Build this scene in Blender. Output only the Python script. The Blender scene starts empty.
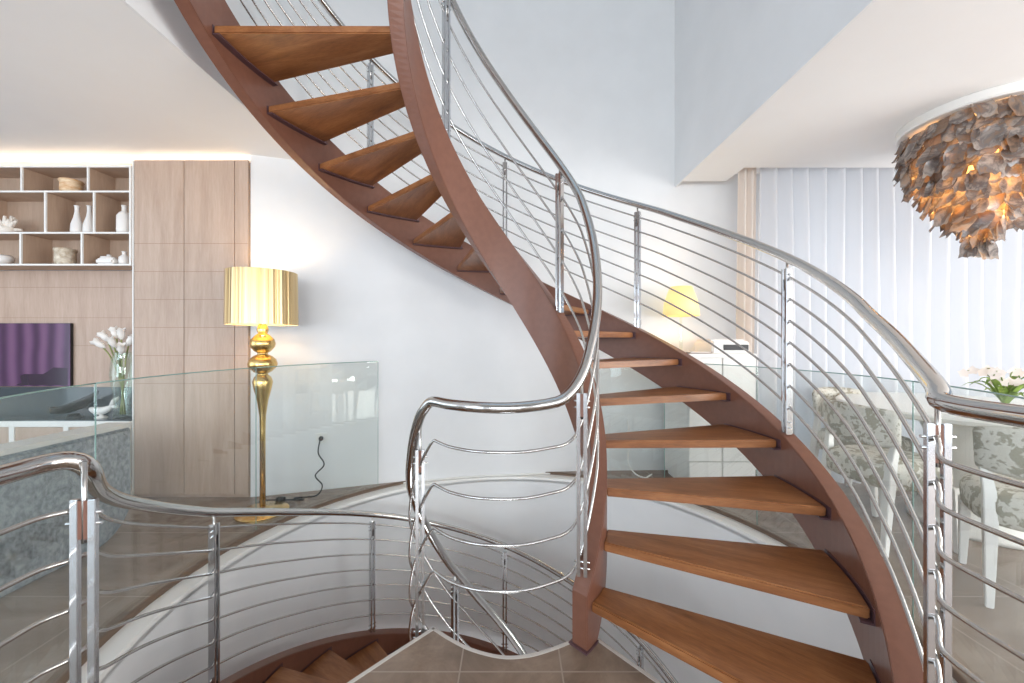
import bpy, bmesh, math, random
from mathutils import Vector, Matrix
random.seed(7)
C = bpy.context.scene.collection
R = math.radians
# ------------------------------------------------------------------ helpers
class MB:
    """collects faces; build() links them as ONE mesh object"""
    def __init__(s): s.v=[]; s.f=[]; s.sm=[]
    def add(s, vs, fs, smooth=False):
        n=len(s.v); s.v+= [tuple(p) for p in vs]
        for f in fs: s.f.append(tuple(i+n for i in f)); s.sm.append(smooth)
    def box(s, x0,x1,y0,y1,z0,z1):
        v=[(x,y,z) for z in (z0,z1) for y in (y0,y1) for x in (x0,x1)]
        s.add(v,[(0,2,3,1),(4,5,7,6),(0,1,5,4),(1,3,7,5),(3,2,6,7),(2,0,4,6)])
    def obox(s, c, ax, ay, hx, hy, z0, z1):
        """box centred at c (x,y) with unit axes ax, ay in plan"""
        v=[]
        for z in (z0,z1):
            for j in (-1,1):
                for i in (-1,1):
                    v.append((c[0]+ax[0]*hx*i+ay[0]*hy*j, c[1]+ax[1]*hx*i+ay[1]*hy*j, z))
        s.add(v,[(0,2,3,1),(4,5,7,6),(0,1,5,4),(1,3,7,5),(3,2,6,7),(2,0,4,6)])
    def tube(s, pts, r, n=10, cap=True):
        pts=[Vector(p) for p in pts]; m=len(pts)
        rr = r if isinstance(r,(list,tuple)) else [r]*m
        t0=(pts[1]-pts[0]).normalized()
        up=Vector((0,0,1)) if abs(t0.z)<.9 else Vector((1,0,0))
        nrm=(up-t0*up.dot(t0)).normalized(); vs=[]
        for i in range(m):
            a=pts[max(i-1,0)]; b=pts[min(i+1,m-1)]
            t=(b-a).normalized()
            nrm=(nrm-t*nrm.dot(t)).normalized(); bi=t.cross(nrm)
            for k in range(n):
                w=2*math.pi*k/n
                vs.append(pts[i]+(nrm*math.cos(w)+bi*math.sin(w))*rr[i])
        fs=[]
        for i in range(m-1):
            for k in range(n):
                k2=(k+1)%n
                fs.append((i*n+k,i*n+k2,(i+1)*n+k2,(i+1)*n+k))
        s.add(vs,fs,True)
        if cap:
            s.add([vs[k] for k in range(n)],[tuple(reversed(range(n)))])
            s.add([vs[(m-1)*n+k] for k in range(n)],[tuple(range(n))])
    def lathe(s, prof, c=(0,0), n=32, a0=0, a1=2*math.pi, cap=True):
        """prof: list of (r,z)"""
        full=abs(a1-a0-2*math.pi)<1e-6; m=n if full else n+1; vs=[]
        for r,z in prof:
            for k in range(m):
                w=a0+(a1-a0)*k/n
                vs.append((c[0]+r*math.cos(w),c[1]+r*math.sin(w),z))
        fs=[]
        for i in range(len(prof)-1):
            for k in range(n):
                k2=(k+1)%m if full else k+1
                fs.append((i*m+k,i*m+k2,(i+1)*m+k2,(i+1)*m+k))
        s.add(vs,fs,True)
        if cap and full:
            if prof[0][0]>1e-4: s.add(vs[:m],[tuple(reversed(range(m)))])
            if prof[-1][0]>1e-4: s.add(vs[-m:],[tuple(range(m))])
    def sweep(s, path, smooth=True):
        """path: list of rings (each a list of 4+ points), closed section"""
        n=len(path[0]); vs=[p for ring in path for p in ring]; fs=[]
        for i in range(len(path)-1):
            for k in range(n):
                k2=(k+1)%n
                fs.append((i*n+k,i*n+k2,(i+1)*n+k2,(i+1)*n+k))
        fs.append(tuple(reversed(range(n)))); m=(len(path)-1)*n
        fs.append(tuple(m+k for k in range(n)))
        s.add(vs,fs,False)
    def prism(s, poly, z0, z1):
        n=len(poly)
        vs=[(x,y,z0) for x,y in poly]+[(x,y,z1) for x,y in poly]
        fs=[tuple(reversed(range(n))),tuple(range(n,2*n))]+[(i,(i+1)%n,n+(i+1)%n,n+i) for i in range(n)]
        s.add(vs,fs)
    def mesh(s, name, bevel=0, seg=2):
        me=bpy.data.meshes.new(name); me.from_pydata(s.v,[],s.f)
        for p,sm in zip(me.polygons,s.sm): p.use_smooth=sm
        bm=bmesh.new(); bm.from_mesh(me)
        bmesh.ops.remove_doubles(bm,verts=bm.verts,dist=1e-6)
        bmesh.ops.recalc_face_normals(bm,faces=bm.faces)
        if bevel:
            es=[e for e in bm.edges if len(e.link_faces)==2 and e.calc_face_angle(0)>R(40)]
            bmesh.ops.bevel(bm,geom=es,offset=bevel,segments=seg,affect='EDGES',clamp_overlap=True)
        bm.to_mesh(me); bm.free()
        return me
    def build(s, name, m, parent=None, bevel=0, sharp=None, seg=2):
        o=bpy.data.objects.new(name,s.mesh(name,bevel,seg)); C.objects.link(o)
        o.data.materials.append(m)
        if sharp is not None:
            try: o.data.set_sharp_from_angle(angle=R(sharp))
            except Exception: pass
        if parent is not None: put(o,parent)
        return o
def put(o,parent):
    o.parent=parent
    r=parent
    while r.parent: r=r.parent
    if r.get('built_in_world'): o.matrix_parent_inverse=Matrix.Translation(-Vector(r.location)) if parent is r else Matrix.Identity(4)
def tag(o,label,cat,group=None,kind=None):
    if label: o['label']=label
    if cat: o['category']=cat
    if group: o['group']=group
    if kind: o['kind']=kind
    return o
def thing(name,label,cat,loc=(0,0,0),rz=0,group=None,world=False):
    o=bpy.data.objects.new(name,None); C.objects.link(o); o.empty_display_size=.05
    o.location=loc; o.rotation_euler=(0,0,rz)
    if world: o['built_in_world']=1
    return tag(o,label,cat,group)
def struct(o): o['kind']='structure'; return o
def kids(o): return [c for c in bpy.data.objects if c.parent==o]
def dup(root,loc=None,rz=None,label=None,name=None):
    r=root.copy(); C.objects.link(r)
    if loc is not None: r.location=loc
    if rz is not None: r.rotation_euler=(0,0,rz)
    if label: r['label']=label
    for ch in kids(root):
        if ch==r: continue
        c=ch.copy(); C.objects.link(c); c.parent=r
        for g in kids(ch):
            if g==c: continue
            d=g.copy(); C.objects.link(d); d.parent=c
    return r
def spline(pts,n=8):
    """Catmull-Rom through pts"""
    P=[Vector(p) for p in pts]; P=[P[0]*2-P[1]]+P+[P[-1]*2-P[-2]]; out=[]
    for i in range(1,len(P)-2):
        a,b,c,d=P[i-1:i+3]
        for k in range(n):
            t=k/n
            out.append(((b*2)+(c-a)*t+(a*2-b*5+c*4-d)*t*t+(b*3-a-c*3+d)*t**3)*.5)
    out.append(P[-2]); return out
def interp(tab,x):
    if x<=tab[0][0]: return tab[0][1]
    for (a,b),(c,d) in zip(tab,tab[1:]):
        if x<=c: return b+(d-b)*(x-a)/(c-a)
    return tab[-1][1]
# ------------------------------------------------------------------ materials
def lin(r,g,b): return tuple(((c/255)/12.92 if c/255<=.04045 else ((c/255+.055)/1.055)**2.4) for c in (r,g,b))+(1,)
def mat(name,col,rough=.5,metal=0,spec=.5,**kw):
    m=bpy.data.materials.new(name); m.use_nodes=True
    b=m.node_tree.nodes['Principled BSDF']
    b.inputs['Base Color'].default_value=col; b.inputs['Roughness'].default_value=rough
    b.inputs['Metallic'].default_value=metal
    b.inputs['Specular IOR Level'].default_value=spec
    for k,v in kw.items(): b.inputs[k.replace('_',' ')].default_value=v
    return m
def nodes(m): return m.node_tree.nodes, m.node_tree.links, m.node_tree.nodes['Principled BSDF']
def ramp(N,stops,mode='LINEAR'):
    r=N.new('ShaderNodeValToRGB'); e=r.color_ramp.elements; r.color_ramp.interpolation=mode
    while len(e)<len(stops): e.new(.5)
    for x,(p,c) in zip(e,stops): x.position=p; x.color=c
    return r
def coords(N,L,scale,kind='Object',rnd=False):
    t=N.new('ShaderNodeTexCoord'); mp=N.new('ShaderNodeMapping'); mp.inputs['Scale'].default_value=scale
    L.new(t.outputs[kind],mp.inputs['Vector'])
    if rnd:
        oi=N.new('ShaderNodeObjectInfo'); mu=N.new('ShaderNodeVectorMath'); mu.operation='SCALE'
        cb=N.new('ShaderNodeCombineXYZ')
        for i in range(3): L.new(oi.outputs['Random'],cb.inputs[i])
        L.new(cb.outputs[0],mu.inputs[0]); mu.inputs['Scale'].default_value=37
        L.new(mu.outputs[0],mp.inputs['Location'])
    return mp
def bump(N,L,b,src,strength,dist=.01):
    bp=N.new('ShaderNodeBump'); bp.inputs['Strength'].default_value=strength; bp.inputs['Distance'].default_value=dist
    L.new(src,bp.inputs['Height']); L.new(bp.outputs[0],b.inputs['Normal'])
def noise(N,L,mp,scale,detail=4,rough=.55,dist=0):
    n=N.new('ShaderNodeTexNoise'); n.inputs['Scale'].default_value=scale; n.inputs['Detail'].default_value=detail
    n.inputs['Roughness'].default_value=rough; n.inputs['Distortion'].default_value=dist
    L.new(mp.outputs[0],n.inputs['Vector']); return n
def wood(name,c1,c2,c3,scale,rough=.38,rnd=False,wave=4):
    m=mat(name,c1,rough); N,L,b=nodes(m)
    mp=coords(N,L,scale,'Object',rnd)
    n=noise(N,L,mp,wave,6,.6,.6); f=noise(N,L,mp,wave*9,3,.6)
    mx=N.new('ShaderNodeMix'); mx.inputs['Factor'].default_value=.28
    L.new(n.outputs[0],mx.inputs[2]); L.new(f.outputs[0],mx.inputs[3])
    r=ramp(N,[(.3,c1),(.5,c2),(.68,c3)]); L.new(mx.outputs[0],r.inputs[0]); L.new(r.outputs[0],b.inputs['Base Color'])
    return m
def mottle(name,c1,c2,sc,rough=.5,detail=5,bs=0,lo=.35,hi=.65,metal=0,scale=(1,1,1)):
    m=mat(name,c1,rough,metal); N,L,b=nodes(m); mp=coords(N,L,scale)
    n=noise(N,L,mp,sc,detail); r=ramp(N,[(lo,c1),(hi,c2)]); L.new(n.outputs[0],r.inputs[0]); L.new(r.outputs[0],b.inputs['Base Color'])
    if bs: bump(N,L,b,n.outputs[0],bs)
    return m
M={}
M['wall']=mottle('white_plaster',lin(232,232,232),lin(236,236,236),3,.75,bs=.01)
M['ceil']=mottle('ceiling_paint',lin(238,236,235),lin(240,239,238),2,.8)
M['stringer']=mottle('brown_paint',lin(117,76,60),lin(123,81,64),30,.36,bs=.02)
M['treadw']=wood('tread_wood',lin(106,63,34),lin(142,90,53),lin(168,114,72),(1.3,9,9),.34,True,2.2)
M['steel']=mat('polished_steel',(.56,.545,.53,1),.12,1)
M['rod']=mat('brushed_steel',(.56,.54,.52,1),.24,1)
M['plate']=mat('post_steel',(.63,.63,.64,1),.16,1)
M['screw']=mat('screw_steel',(.7,.7,.7,1),.25,1)
M['bracket']=mat('dark_bracket',lin(88,62,66),.4)
def tile_mat():
    m=mat('stone_tile',lin(140,122,108),.3); N,L,b=nodes(m); mp=coords(N,L,(1,1,1))
    n=noise(N,L,mp,3.5,8,.65,.8); r=ramp(N,[(.3,lin(98,80,66)),(.52,lin(132,112,96)),(.72,lin(160,138,120))])
    L.new(n.outputs[0],r.inputs[0])
    mp2=coords(N,L,(1,1,1)); mp2.inputs['Location'].default_value=(.184,.41,0)
    bt=N.new('ShaderNodeTexBrick'); bt.offset=0; bt.inputs['Scale'].default_value=1
    bt.inputs['Mortar Size'].default_value=.003; bt.inputs['Brick Width'].default_value=.36*1.0; bt.inputs['Row Height'].default_value=.36
    bt.inputs['Mortar Smooth'].default_value=.1
    L.new(mp2.outputs[0],bt.inputs['Vector'])
    mx=N.new('ShaderNodeMix'); mx.data_type='RGBA'
    L.new(bt.outputs['Fac'],mx.inputs['Factor']); L.new(r.outputs[0],mx.inputs['A']); mx.inputs['B'].default_value=lin(156,140,127)
    L.new(mx.outputs['Result'],b.inputs['Base Color']); return m
M['tile']=tile_mat()
def floor_mat():
    m=mat('floor_tile',lin(140,122,108),.27); N,L,b=nodes(m); mp=coords(N,L,(.8,3,1))
    n=noise(N,L,mp,2.2,8,.6,.5); r=ramp(N,[(.3,lin(124,108,97)),(.52,lin(141,125,113)),(.72,lin(156,140,128))])
    L.new(n.outputs[0],r.inputs[0])
    mp2=coords(N,L,(1,1,1)); bt=N.new('ShaderNodeTexBrick'); bt.offset=.5; bt.inputs['Scale'].default_value=1
    bt.inputs['Mortar Size'].default_value=.003; bt.inputs['Brick Width'].default_value=1.2; bt.inputs['Row Height'].default_value=.6
    L.new(mp2.outputs[0],bt.inputs['Vector'])
    mx=N.new('ShaderNodeMix'); mx.data_type='RGBA'
    L.new(bt.outputs['Fac'],mx.inputs['Factor']); L.new(r.outputs[0],mx.inputs['A']); mx.inputs['B'].default_value=lin(168,155,143)
    L.new(mx.outputs['Result'],b.inputs['Base Color']); return m
M['floor']=floor_mat()
M['edge']=mat('tile_edge',lin(112,92,76),.5)
M['trim']=mat('pale_trim',lin(200,192,184),.35)
M['whitelac']=mat('white_lacquer',lin(236,234,230),.3)
M['cabwood']=wood('cabinet_veneer',lin(174,147,128),lin(189,163,145),lin(201,177,160),(9,9,.9),.45,False,1.6)
M['cabdoor']=wood('door_veneer',lin(172,146,127),lin(187,162,144),lin(199,176,159),(9,9,.9),.45,True,1.6)
M['shelfin']=wood('shelf_veneer',lin(172,146,126),lin(184,158,137),lin(194,168,147),(8,8,1),.5,False,1.6)
M['groove']=mat('groove_shadow_gap',lin(150,116,92),.6)
M['darkglass']=mat('dark_glass',lin(62,72,78),.08)
M['black']=mat('black_plastic',lin(28,28,30),.4)
M['ceramic']=mat('white_ceramic',lin(232,228,224),.35)
M['tan']=mottle('tan_ceramic',lin(200,150,100),lin(236,214,180),14,.5,scale=(1,1,3))
M['stone']=mottle('cream_stone',lin(180,160,135),lin(226,216,198),30,.6)
M['coral']=mottle('white_coral',lin(226,216,204),lin(240,234,226),40,.7)
M['gold']=mottle('gold_leaf',(.80,.56,.24,1),(.66,.42,.14,1),26,.24,bs=.03,metal=1)
def shade_gold():
    m=mat('gold_foil',(.75,.52,.2,1),.34,1); N,L,b=nodes(m)
    t=N.new('ShaderNodeTexCoord'); sp=N.new('ShaderNodeSeparateXYZ'); L.new(t.outputs['Object'],sp.inputs[0])
    at=N.new('ShaderNodeMath'); at.operation='ARCTAN2'; L.new(sp.outputs[1],at.inputs[0]); L.new(sp.outputs[0],at.inputs[1])
    cb=N.new('ShaderNodeCombineXYZ'); L.new(at.outputs[0],cb.inputs[0])
    n=N.new('ShaderNodeTexNoise'); n.inputs['Scale'].default_value=5; n.inputs['Detail'].default_value=3; L.new(cb.outputs[0],n.inputs['Vector'])
    bump(N,L,b,n.outputs[0],.9,.03)
    r=ramp(N,[(.3,(.62,.41,.17,1)),(.7,(.84,.66,.38,1))]); L.new(n.outputs[0],r.inputs[0]); L.new(r.outputs[0],b.inputs['Base Color'])
    return m
M['shade']=shade_gold()
M['shade_in']=mat('shade_lining',lin(250,232,190),.7)
def emis(name,col,s):
    m=mat(name,col,.5); N,L,b=nodes(m); b.inputs['Emission Color'].default_value=col; b.inputs['Emission Strength'].default_value=s; return m
M['bulb']=emis('bulb_glow',(1,.50,.14,1),3)
M['bulb2']=emis('lamp_bulb',(1,.72,.40,1),14)
M['led']=emis('led_strip',(1,.86,.68,1),11)
def glass(name,tint,rough=0.0,f0=.04,mul=1.0):
    m=bpy.data.materials.new(name); m.use_nodes=True; N=m.node_tree.nodes; L=m.node_tree.links
    N.clear(); o=N.new('ShaderNodeOutputMaterial'); t=N.new('ShaderNodeBsdfTransparent'); t.inputs[0].default_value=tint
    g=N.new('ShaderNodeBsdfGlossy'); g.inputs['Roughness'].default_value=rough; g.inputs[0].default_value=(.95,1,.98,1)
    lw=N.new('ShaderNodeLayerWeight'); lw.inputs['Blend'].default_value=.5
    pw=N.new('ShaderNodeMath'); pw.operation='POWER'; pw.inputs[1].default_value=4; L.new(lw.outputs['Facing'],pw.inputs[0])
    mu=N.new('ShaderNodeMath'); mu.operation='MULTIPLY_ADD'; mu.inputs[1].default_value=.5*mul; mu.inputs[2].default_value=.05*mul; L.new(pw.outputs[0],mu.inputs[0])
    mx=N.new('ShaderNodeMixShader'); L.new(mu.outputs[0],mx.inputs[0]); L.new(t.outputs[0],mx.inputs[1]); L.new(g.outputs[0],mx.inputs[2]); L.new(mx.outputs[0],o.inputs[0])
    return m
M['glass']=glass('clear_glass',(.955,.972,.965,1),0,mul=.9)
M['vglass']=glass('vase_glass',(.93,.96,.94,1),.02,mul=1.3)
M['glassedge']=mat('glass_edge',lin(140,172,164),.15)
M['sofa']=mottle('grey_boucle',lin(110,116,122),lin(156,161,167),55,.9,6,.5,scale=(1,1,.7))
M['piping']=mat('pale_piping',lin(205,203,200),.7)
def damask():
    m=mat('damask_fabric',lin(180,174,160),.75); N,L,b=nodes(m); mp=coords(N,L,(1,1,1))
    w=noise(N,L,mp,9,2,.5,1.6); f=noise(N,L,mp,30,2,.6,.8)
    mx=N.new('ShaderNodeMix'); mx.inputs[0].default_value=.35; L.new(w.outputs[0],mx.inputs[2]); L.new(f.outputs[0],mx.inputs[3])
    r=ramp(N,[(.46,lin(158,152,137)),(.49,lin(214,210,202)),(.60,lin(208,203,193)),(.63,lin(164,158,143))]); L.new(mx.outputs[0],r.inputs[0]); L.new(r.outputs[0],b.inputs['Base Color'])
    return m
M['damask']=damask()
M['whitewood']=mat('white_paint_wood',lin(232,230,227),.35)
def tvmat():  # curtain reflection painted as wavy purple bands, with a faint glow
    m=mat('purple_reflection',lin(70,40,74),.16); N,L,b=nodes(m); mp=coords(N,L,(1,1,1))
    wv=N.new('ShaderNodeTexWave'); wv.bands_direction='X'; wv.inputs['Scale'].default_value=2.6; wv.inputs['Distortion'].default_value=3.2; wv.inputs['Detail'].default_value=1.5; wv.inputs['Detail Scale'].default_value=.7
    L.new(mp.outputs[0],wv.inputs['Vector'])
    r=ramp(N,[(0,lin(66,36,70)),(.5,lin(92,58,94)),(1,lin(112,76,110))]); L.new(wv.outputs[0],r.inputs[0])
    L.new(r.outputs[0],b.inputs['Base Color'])
    L.new(r.outputs[0],b.inputs['Emission Color']); b.inputs['Emission Strength'].default_value=.04
    return m
M['tv']=tvmat()
M['screen_dark']=mat('screen_dark_patch',lin(44,24,48),.16)
M['leaf']=mottle('leaf_green',lin(86,120,40),lin(150,176,84),20,.45)
M['stem']=mat('stem_green',lin(110,128,62),.5)
M['petal']=mat('white_petal',lin(240,234,228),.6)
M['orchid']=mat('orchid_petal',lin(238,226,217),.6)
M['water']=mottle('stems_in_water',lin(120,128,60),lin(160,160,100),20,.4)
def curtain_mat(name,col,tr):
    m=bpy.data.materials.new(name); m.use_nodes=True; N=m.node_tree.nodes; L=m.node_tree.links
    N.clear(); o=N.new('ShaderNodeOutputMaterial'); t=N.new('ShaderNodeBsdfTranslucent'); t.inputs[0].default_value=col
    d=N.new('ShaderNodeBsdfDiffuse'); d.inputs[0].default_value=col; mx=N.new('ShaderNodeMixShader'); mx.inputs[0].default_value=tr
    tc=N.new('ShaderNodeTexCoord'); 
    L.new(d.outputs[0],mx.inputs[1]); L.new(t.outputs[0],mx.inputs[2]); L.new(mx.outputs[0],o.inputs[0]); return m
M['curtain']=curtain_mat('sheer_white_fabric',(.86,.86,.875,1),.5)
M['drape']=curtain_mat('beige_drape',lin(240,230,221),.2)
M['lampshade']=emis('yellow_shade',lin(255,226,150),.55)
def shell_mat():
    m=bpy.data.materials.new('capiz_shell'); m.use_nodes=True; N=m.node_tree.nodes; L=m.node_tree.links
    N.clear(); o=N.new('ShaderNodeOutputMaterial')
    mp=coords(N,L,(1,1,1),'Object',True); n=noise(N,L,mp,9,5,.65,.5)
    r=ramp(N,[(.28,lin(96,84,80)),(.40,lin(150,124,104)),(.48,lin(128,120,118)),(.58,lin(186,174,164)),(.68,lin(196,160,128)),(.78,lin(112,106,108))]); L.new(n.outputs[0],r.inputs[0])
    d=N.new('ShaderNodeBsdfDiffuse'); t=N.new('ShaderNodeBsdfTranslucent'); g=N.new('ShaderNodeBsdfGlossy'); g.inputs['Roughness'].default_value=.25
    L.new(r.outputs[0],d.inputs[0]); L.new(r.outputs[0],t.inputs[0])
    a=N.new('ShaderNodeMixShader'); a.inputs[0].default_value=.30; b=N.new('ShaderNodeMixShader'); b.inputs[0].default_value=.08
    L.new(d.outputs[0],a.inputs[1]); L.new(t.outputs[0],a.inputs[2]); L.new(a.outputs[0],b.inputs[1]); L.new(g.outputs[0],b.inputs[2]); L.new(b.outputs[0],o.inputs[0])
    return m
M['shell']=shell_mat()
# ------------------------------------------------------------------ key dimensions (metres, eye level z = 0)
F=394.66
CX,CY=-.0661,1.8186            # axis of the stair
VX,VY=0.0,1.9                  # axis of the round floor opening
FL=-1.1674                     # floor and landing
CE=1.385                       # ceiling of this storey
TOP=4.3
RISE=.175; DA=14.76            # degrees per step
A1=-57.42                      # nosing angle for height FL
def hel(a): return FL+RISE/DA*(a-A1)          # nosing line, upper flight
LR=.142; LDA=15.1
def low(a): return -1.772+LR/LDA*(a-164.4)    # nosing line, lower flight
def pol(r,a,z,c=(CX,CY)): return (c[0]+r*math.cos(R(a)),c[1]+r*math.sin(R(a)),z)
def frange(a,b,n): return [a+(b-a)*i/n for i in range(n+1)]
# ------------------------------------------------------------------ SETTING
wallpts=[(-1.948,2.94),(-1.716,3.012),(-1.4,3.115),(-1.0,3.246),(-.47,3.40),(0,3.472),(.35,3.512),(.75,3.54),(1.469,3.56)]
wp=[(p.x,p.y) for p in spline([(x,y,0) for x,y in wallpts],6)]
def strip_wall(name,pts,z0,z1,th,m):
    b=MB(); outer=[]
    for i,(x,y) in enumerate(pts):
        a=pts[max(i-1,0)]; c=pts[min(i+1,len(pts)-1)]
        d=Vector((c[0]-a[0],c[1]-a[1])).normalized(); outer.append((x-d.y*th,y+d.x*th))
    rings=[[(x,y,z0),(ox,oy,z0),(ox,oy,z1),(x,y,z1)] for (x,y),(ox,oy) in zip(pts,outer)]
    n=len(rings); vs=[p for r in rings for p in r]; fs=[]
    for i in range(n-1):
        for k in range(4): fs.append((4*i+k,4*i+(k+1)%4,4*i+4+(k+1)%4,4*i+4+k))
    fs+= [(3,2,1,0),(4*n-4,4*n-3,4*n-2,4*n-1)]
    b.add(vs,fs,True)
    return struct(b.build(name,m,sharp=30))
strip_wall('wall_back',wp,FL-.25,TOP,.08,M['wall'])
b=MB(); b.box(1.469,2.26,3.56,3.64,FL,1.52); struct(b.build('wall_dining',M['wall']))
# window wall of the dining side, opening behind the sheer curtain
b=MB(); b.box(2.26,5.6,3.56,3.64,1.30,1.52); b.box(2.26,5.6,3.56,3.64,FL,-1.08); b.box(5.1,5.6,3.56,3.64,-1.08,1.30)
struct(b.build('wall_window',M['wall']))
b=MB()
for x in (2.26,3.2,4.14,5.06): b.box(x,x+.05,3.57,3.62,-1.08,1.30)
b.box(2.26,5.1,3.57,3.62,1.25,1.30); b.box(2.26,5.1,3.57,3.62,-1.08,-1.03)
struct(b.build('window_1',M['whitelac']))
b=MB(); b.box(5.6,5.7,-3.2,3.7,1.2,1.6); b.box(5.6,5.7,-3.2,3.7,FL-.2,-1.05); b.box(5.6,5.7,-3.2,-2.6,-1.05,1.2); b.box(5.6,5.7,3.0,3.7,-1.05,1.2); struct(b.build('wall_right',M['wall']))  # unseen wall; its opening is added to let the side fill in
b=MB(); b.box(-5.3,-5.2,-3.2,3.3,1.2,1.6); b.box(-5.3,-5.2,-3.2,3.3,FL-.2,-1.05); b.box(-5.3,-5.2,-3.2,-2.6,-1.05,1.2); b.box(-5.3,-5.2,1.6,3.3,-1.05,1.2); struct(b.build('wall_left',M['wall']))  # out of view, with an opening added for the left fill light
b=MB(); b.box(-5.2,-2.80,3.14,3.22,FL,1.5); struct(b.build('wall_living',M['wall']))
b=MB(); b.box(-2.80,-1.948,3.13,3.22,FL,1.5); b.box(-1.950,-1.945,2.95,3.22,FL,1.5); struct(b.build('wall_niche',M['wall']))
# ceilings either side of the double-height void
b=MB(); b.box(-5.2,-1.595,-3.2,3.22,CE,CE+.2); struct(b.build('ceiling_left',M['ceil']))
b=MB(); b.box(1.484,5.6,-3.2,3.16,CE,CE+.2); b.box(1.484,1.86,3.16,3.43,CE,CE+.2); b.box(1.484,5.6,3.12,3.64,1.5,1.6)
struct(b.build('ceiling_right',M['ceil']))
b=MB(); b.box(-1.595,-1.58,-3.2,3.3,CE,TOP); struct(b.build('wall_void_left',M['wall']))
b=MB(); b.box(1.469,1.484,-3.2,3.62,CE,TOP); struct(b.build('wall_void_right',M['wall']))
# roof over the void, with a skylight opening
b=MB(); b.box(-1.7,1.6,2.9,3.7,TOP,TOP+.1); b.box(-1.7,1.6,-3.3,.2,TOP,TOP+.1); b.box(-1.7,-1.0,.2,2.9,TOP,TOP+.1); b.box(.9,1.6,.2,2.9,TOP,TOP+.1)
struct(b.build('ceiling_void',M['ceil']))
# rear wall behind the camera with tall openings added to let light in
b=MB()
b.box(-5.3,5.7,-3.3,-3.2,CE-.15,CE+.5); b.box(-5.3,-4.6,-3.3,-3.2,FL-.2,CE); b.box(5.0,5.7,-3.3,-3.2,FL-.2,CE)
b.box(-1.7,-1.2,-3.3,-3.2,FL-.2,TOP); b.box(1.2,1.7,-3.3,-3.2,FL-.2,TOP); b.box(-1.2,1.2,-3.3,-3.2,1.5,TOP)
struct(b.build('wall_rear',M['wall']))
# main floor with the round opening
def floor_ring(name,r,x0,x1,y0,y1,z,th,m,n=96):
    b=MB(); inn=[];out=[]
    for k in range(n):
        w=2*math.pi*k/n; c,s=math.cos(w),math.sin(w)
        inn.append((VX+r*c,VY+r*s))
        t=min(((x1-VX)/c if c>1e-9 else 1e9),((x0-VX)/c if c<-1e-9 else 1e9),((y1-VY)/s if s>1e-9 else 1e9),((y0-VY)/s if s<-1e-9 else 1e9))
        out.append((VX+t*c,VY+t*s))
    # add the four corners by snapping the nearest outer points
    for cx_,cy_ in ((x0,y0),(x1,y0),(x1,y1),(x0,y1)):
        i=min(range(n),key=lambda k:(out[k][0]-cx_)**2+(out[k][1]-cy_)**2); out[i]=(cx_,cy_)
    vs=[(x,y,z) for x,y in inn]+[(x,y,z) for x,y in out]+[(x,y,z-th) for x,y in inn]+[(x,y,z-th) for x,y in out]
    fs=[]
    for k in range(n):
        k2=(k+1)%n
        fs+=[(k,k2,n+k2,n+k),(2*n+k,3*n+k,3*n+k2,2*n+k2),(k,2*n+k,2*n+k2,k2),(n+k,n+k2,3*n+k2,3*n+k)]
    b.add(vs,fs); return b.build(name,m)
struct(floor_ring('floor',1.64,-5.3,5.7,-3.3,3.64,FL,.2,M['floor']))
# thin dark edge of the floor finish, white ledge under it, white round wall below
b=MB(); b.lathe([(1.635,FL-.024),(1.635,FL+.001),(1.652,FL+.001)],(VX,VY),96,cap=False); struct(b.build('trim_1',M['edge']))
b=MB(); b.lathe([(1.66,FL-.03),(1.66,FL-.02),(1.545,FL-.02),(1.54,FL-.03),(1.54,FL-.06)],(VX,VY),96,cap=False); struct(b.build('trim_2',M['whitelac'],sharp=40))
b=MB(); b.lathe([(1.54,-4.3),(1.54,FL-.04),(1.63,FL-.04),(1.63,-4.3)],(VX,VY),96,cap=False); struct(b.build('wall_stairwell',M['wall'],sharp=40))
b=MB(); b.prism([(VX+1.63*math.cos(2*math.pi*k/48),VY+1.63*math.sin(2*math.pi*k/48)) for k in range(48)],-4.36,-4.3); struct(b.build('floor_lower',M['floor']))
b=MB(); b.tube([(x,y-.006,FL-.012) for x,y in wp if -1.05<x<.9],.007,8); struct(b.build('trim_3',M['whitelac']))
# landing
arc=[(-.318,1.604)]+[(.0+.30*0+px,py) for px,py in []]
front=[p for p in spline([(-.318,1.604,0),(-.243,1.547,0),(-.15,1.492,0),(-.037,1.458,0),(.06,1.464,0),(.15,1.495,0),(.235,1.535,0)],6)]
right=[(.335,1.545),(.5,1.352),(.93,.92),(.96,.6)]
left=[(-1.03,.62),(-1.02,.80),(-.97,.885),(-.4516,1.462)]
bottom=[]
for k in range(1,12):
    x=.96-(1.99)*k/12; bottom.append((x,VY-math.sqrt(1.64**2-x*x)))
poly=[(p.x,p.y) for p in front]+right+bottom+left
b=MB(); b.prism(poly,FL-.10,FL+.001); struct(b.build('floor_landing',M['tile']))
edge=[(p[0],p[1]) for p in [right[2],right[1],right[0]]]
path=[(.93,.92),(.5,1.352),(.335,1.545)]
def band(pts,w,z0,z1):
    rings=[]
    for i,(x,y) in enumerate(pts):
        a=pts[max(i-1,0)]; c=pts[min(i+1,len(pts)-1)]; d=Vector((c[0]-a[0],c[1]-a[1])).normalized(); n=(-d.y,d.x)
        rings.append([(x-n[0]*w,y-n[1]*w,z0),(x+n[0]*w*.2,y+n[1]*w*.2,z0),(x+n[0]*w*.2,y+n[1]*w*.2,z1),(x-n[0]*w,y-n[1]*w,z1)])
    return rings
b=MB()
b.sweep(band([(.93,.92),(.5,1.352),(.335,1.545)][::-1],.012,FL-.05,FL+.003))
b.sweep(band([(p.x,p.y) for p in front],.012,FL-.05,FL+.003))
b.sweep(band([(-.97,.885),(-.4516,1.462),(-.318,1.604)],.012,FL-.05,FL+.003))
struct(b.build('trim_4',M['trim']))
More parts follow.
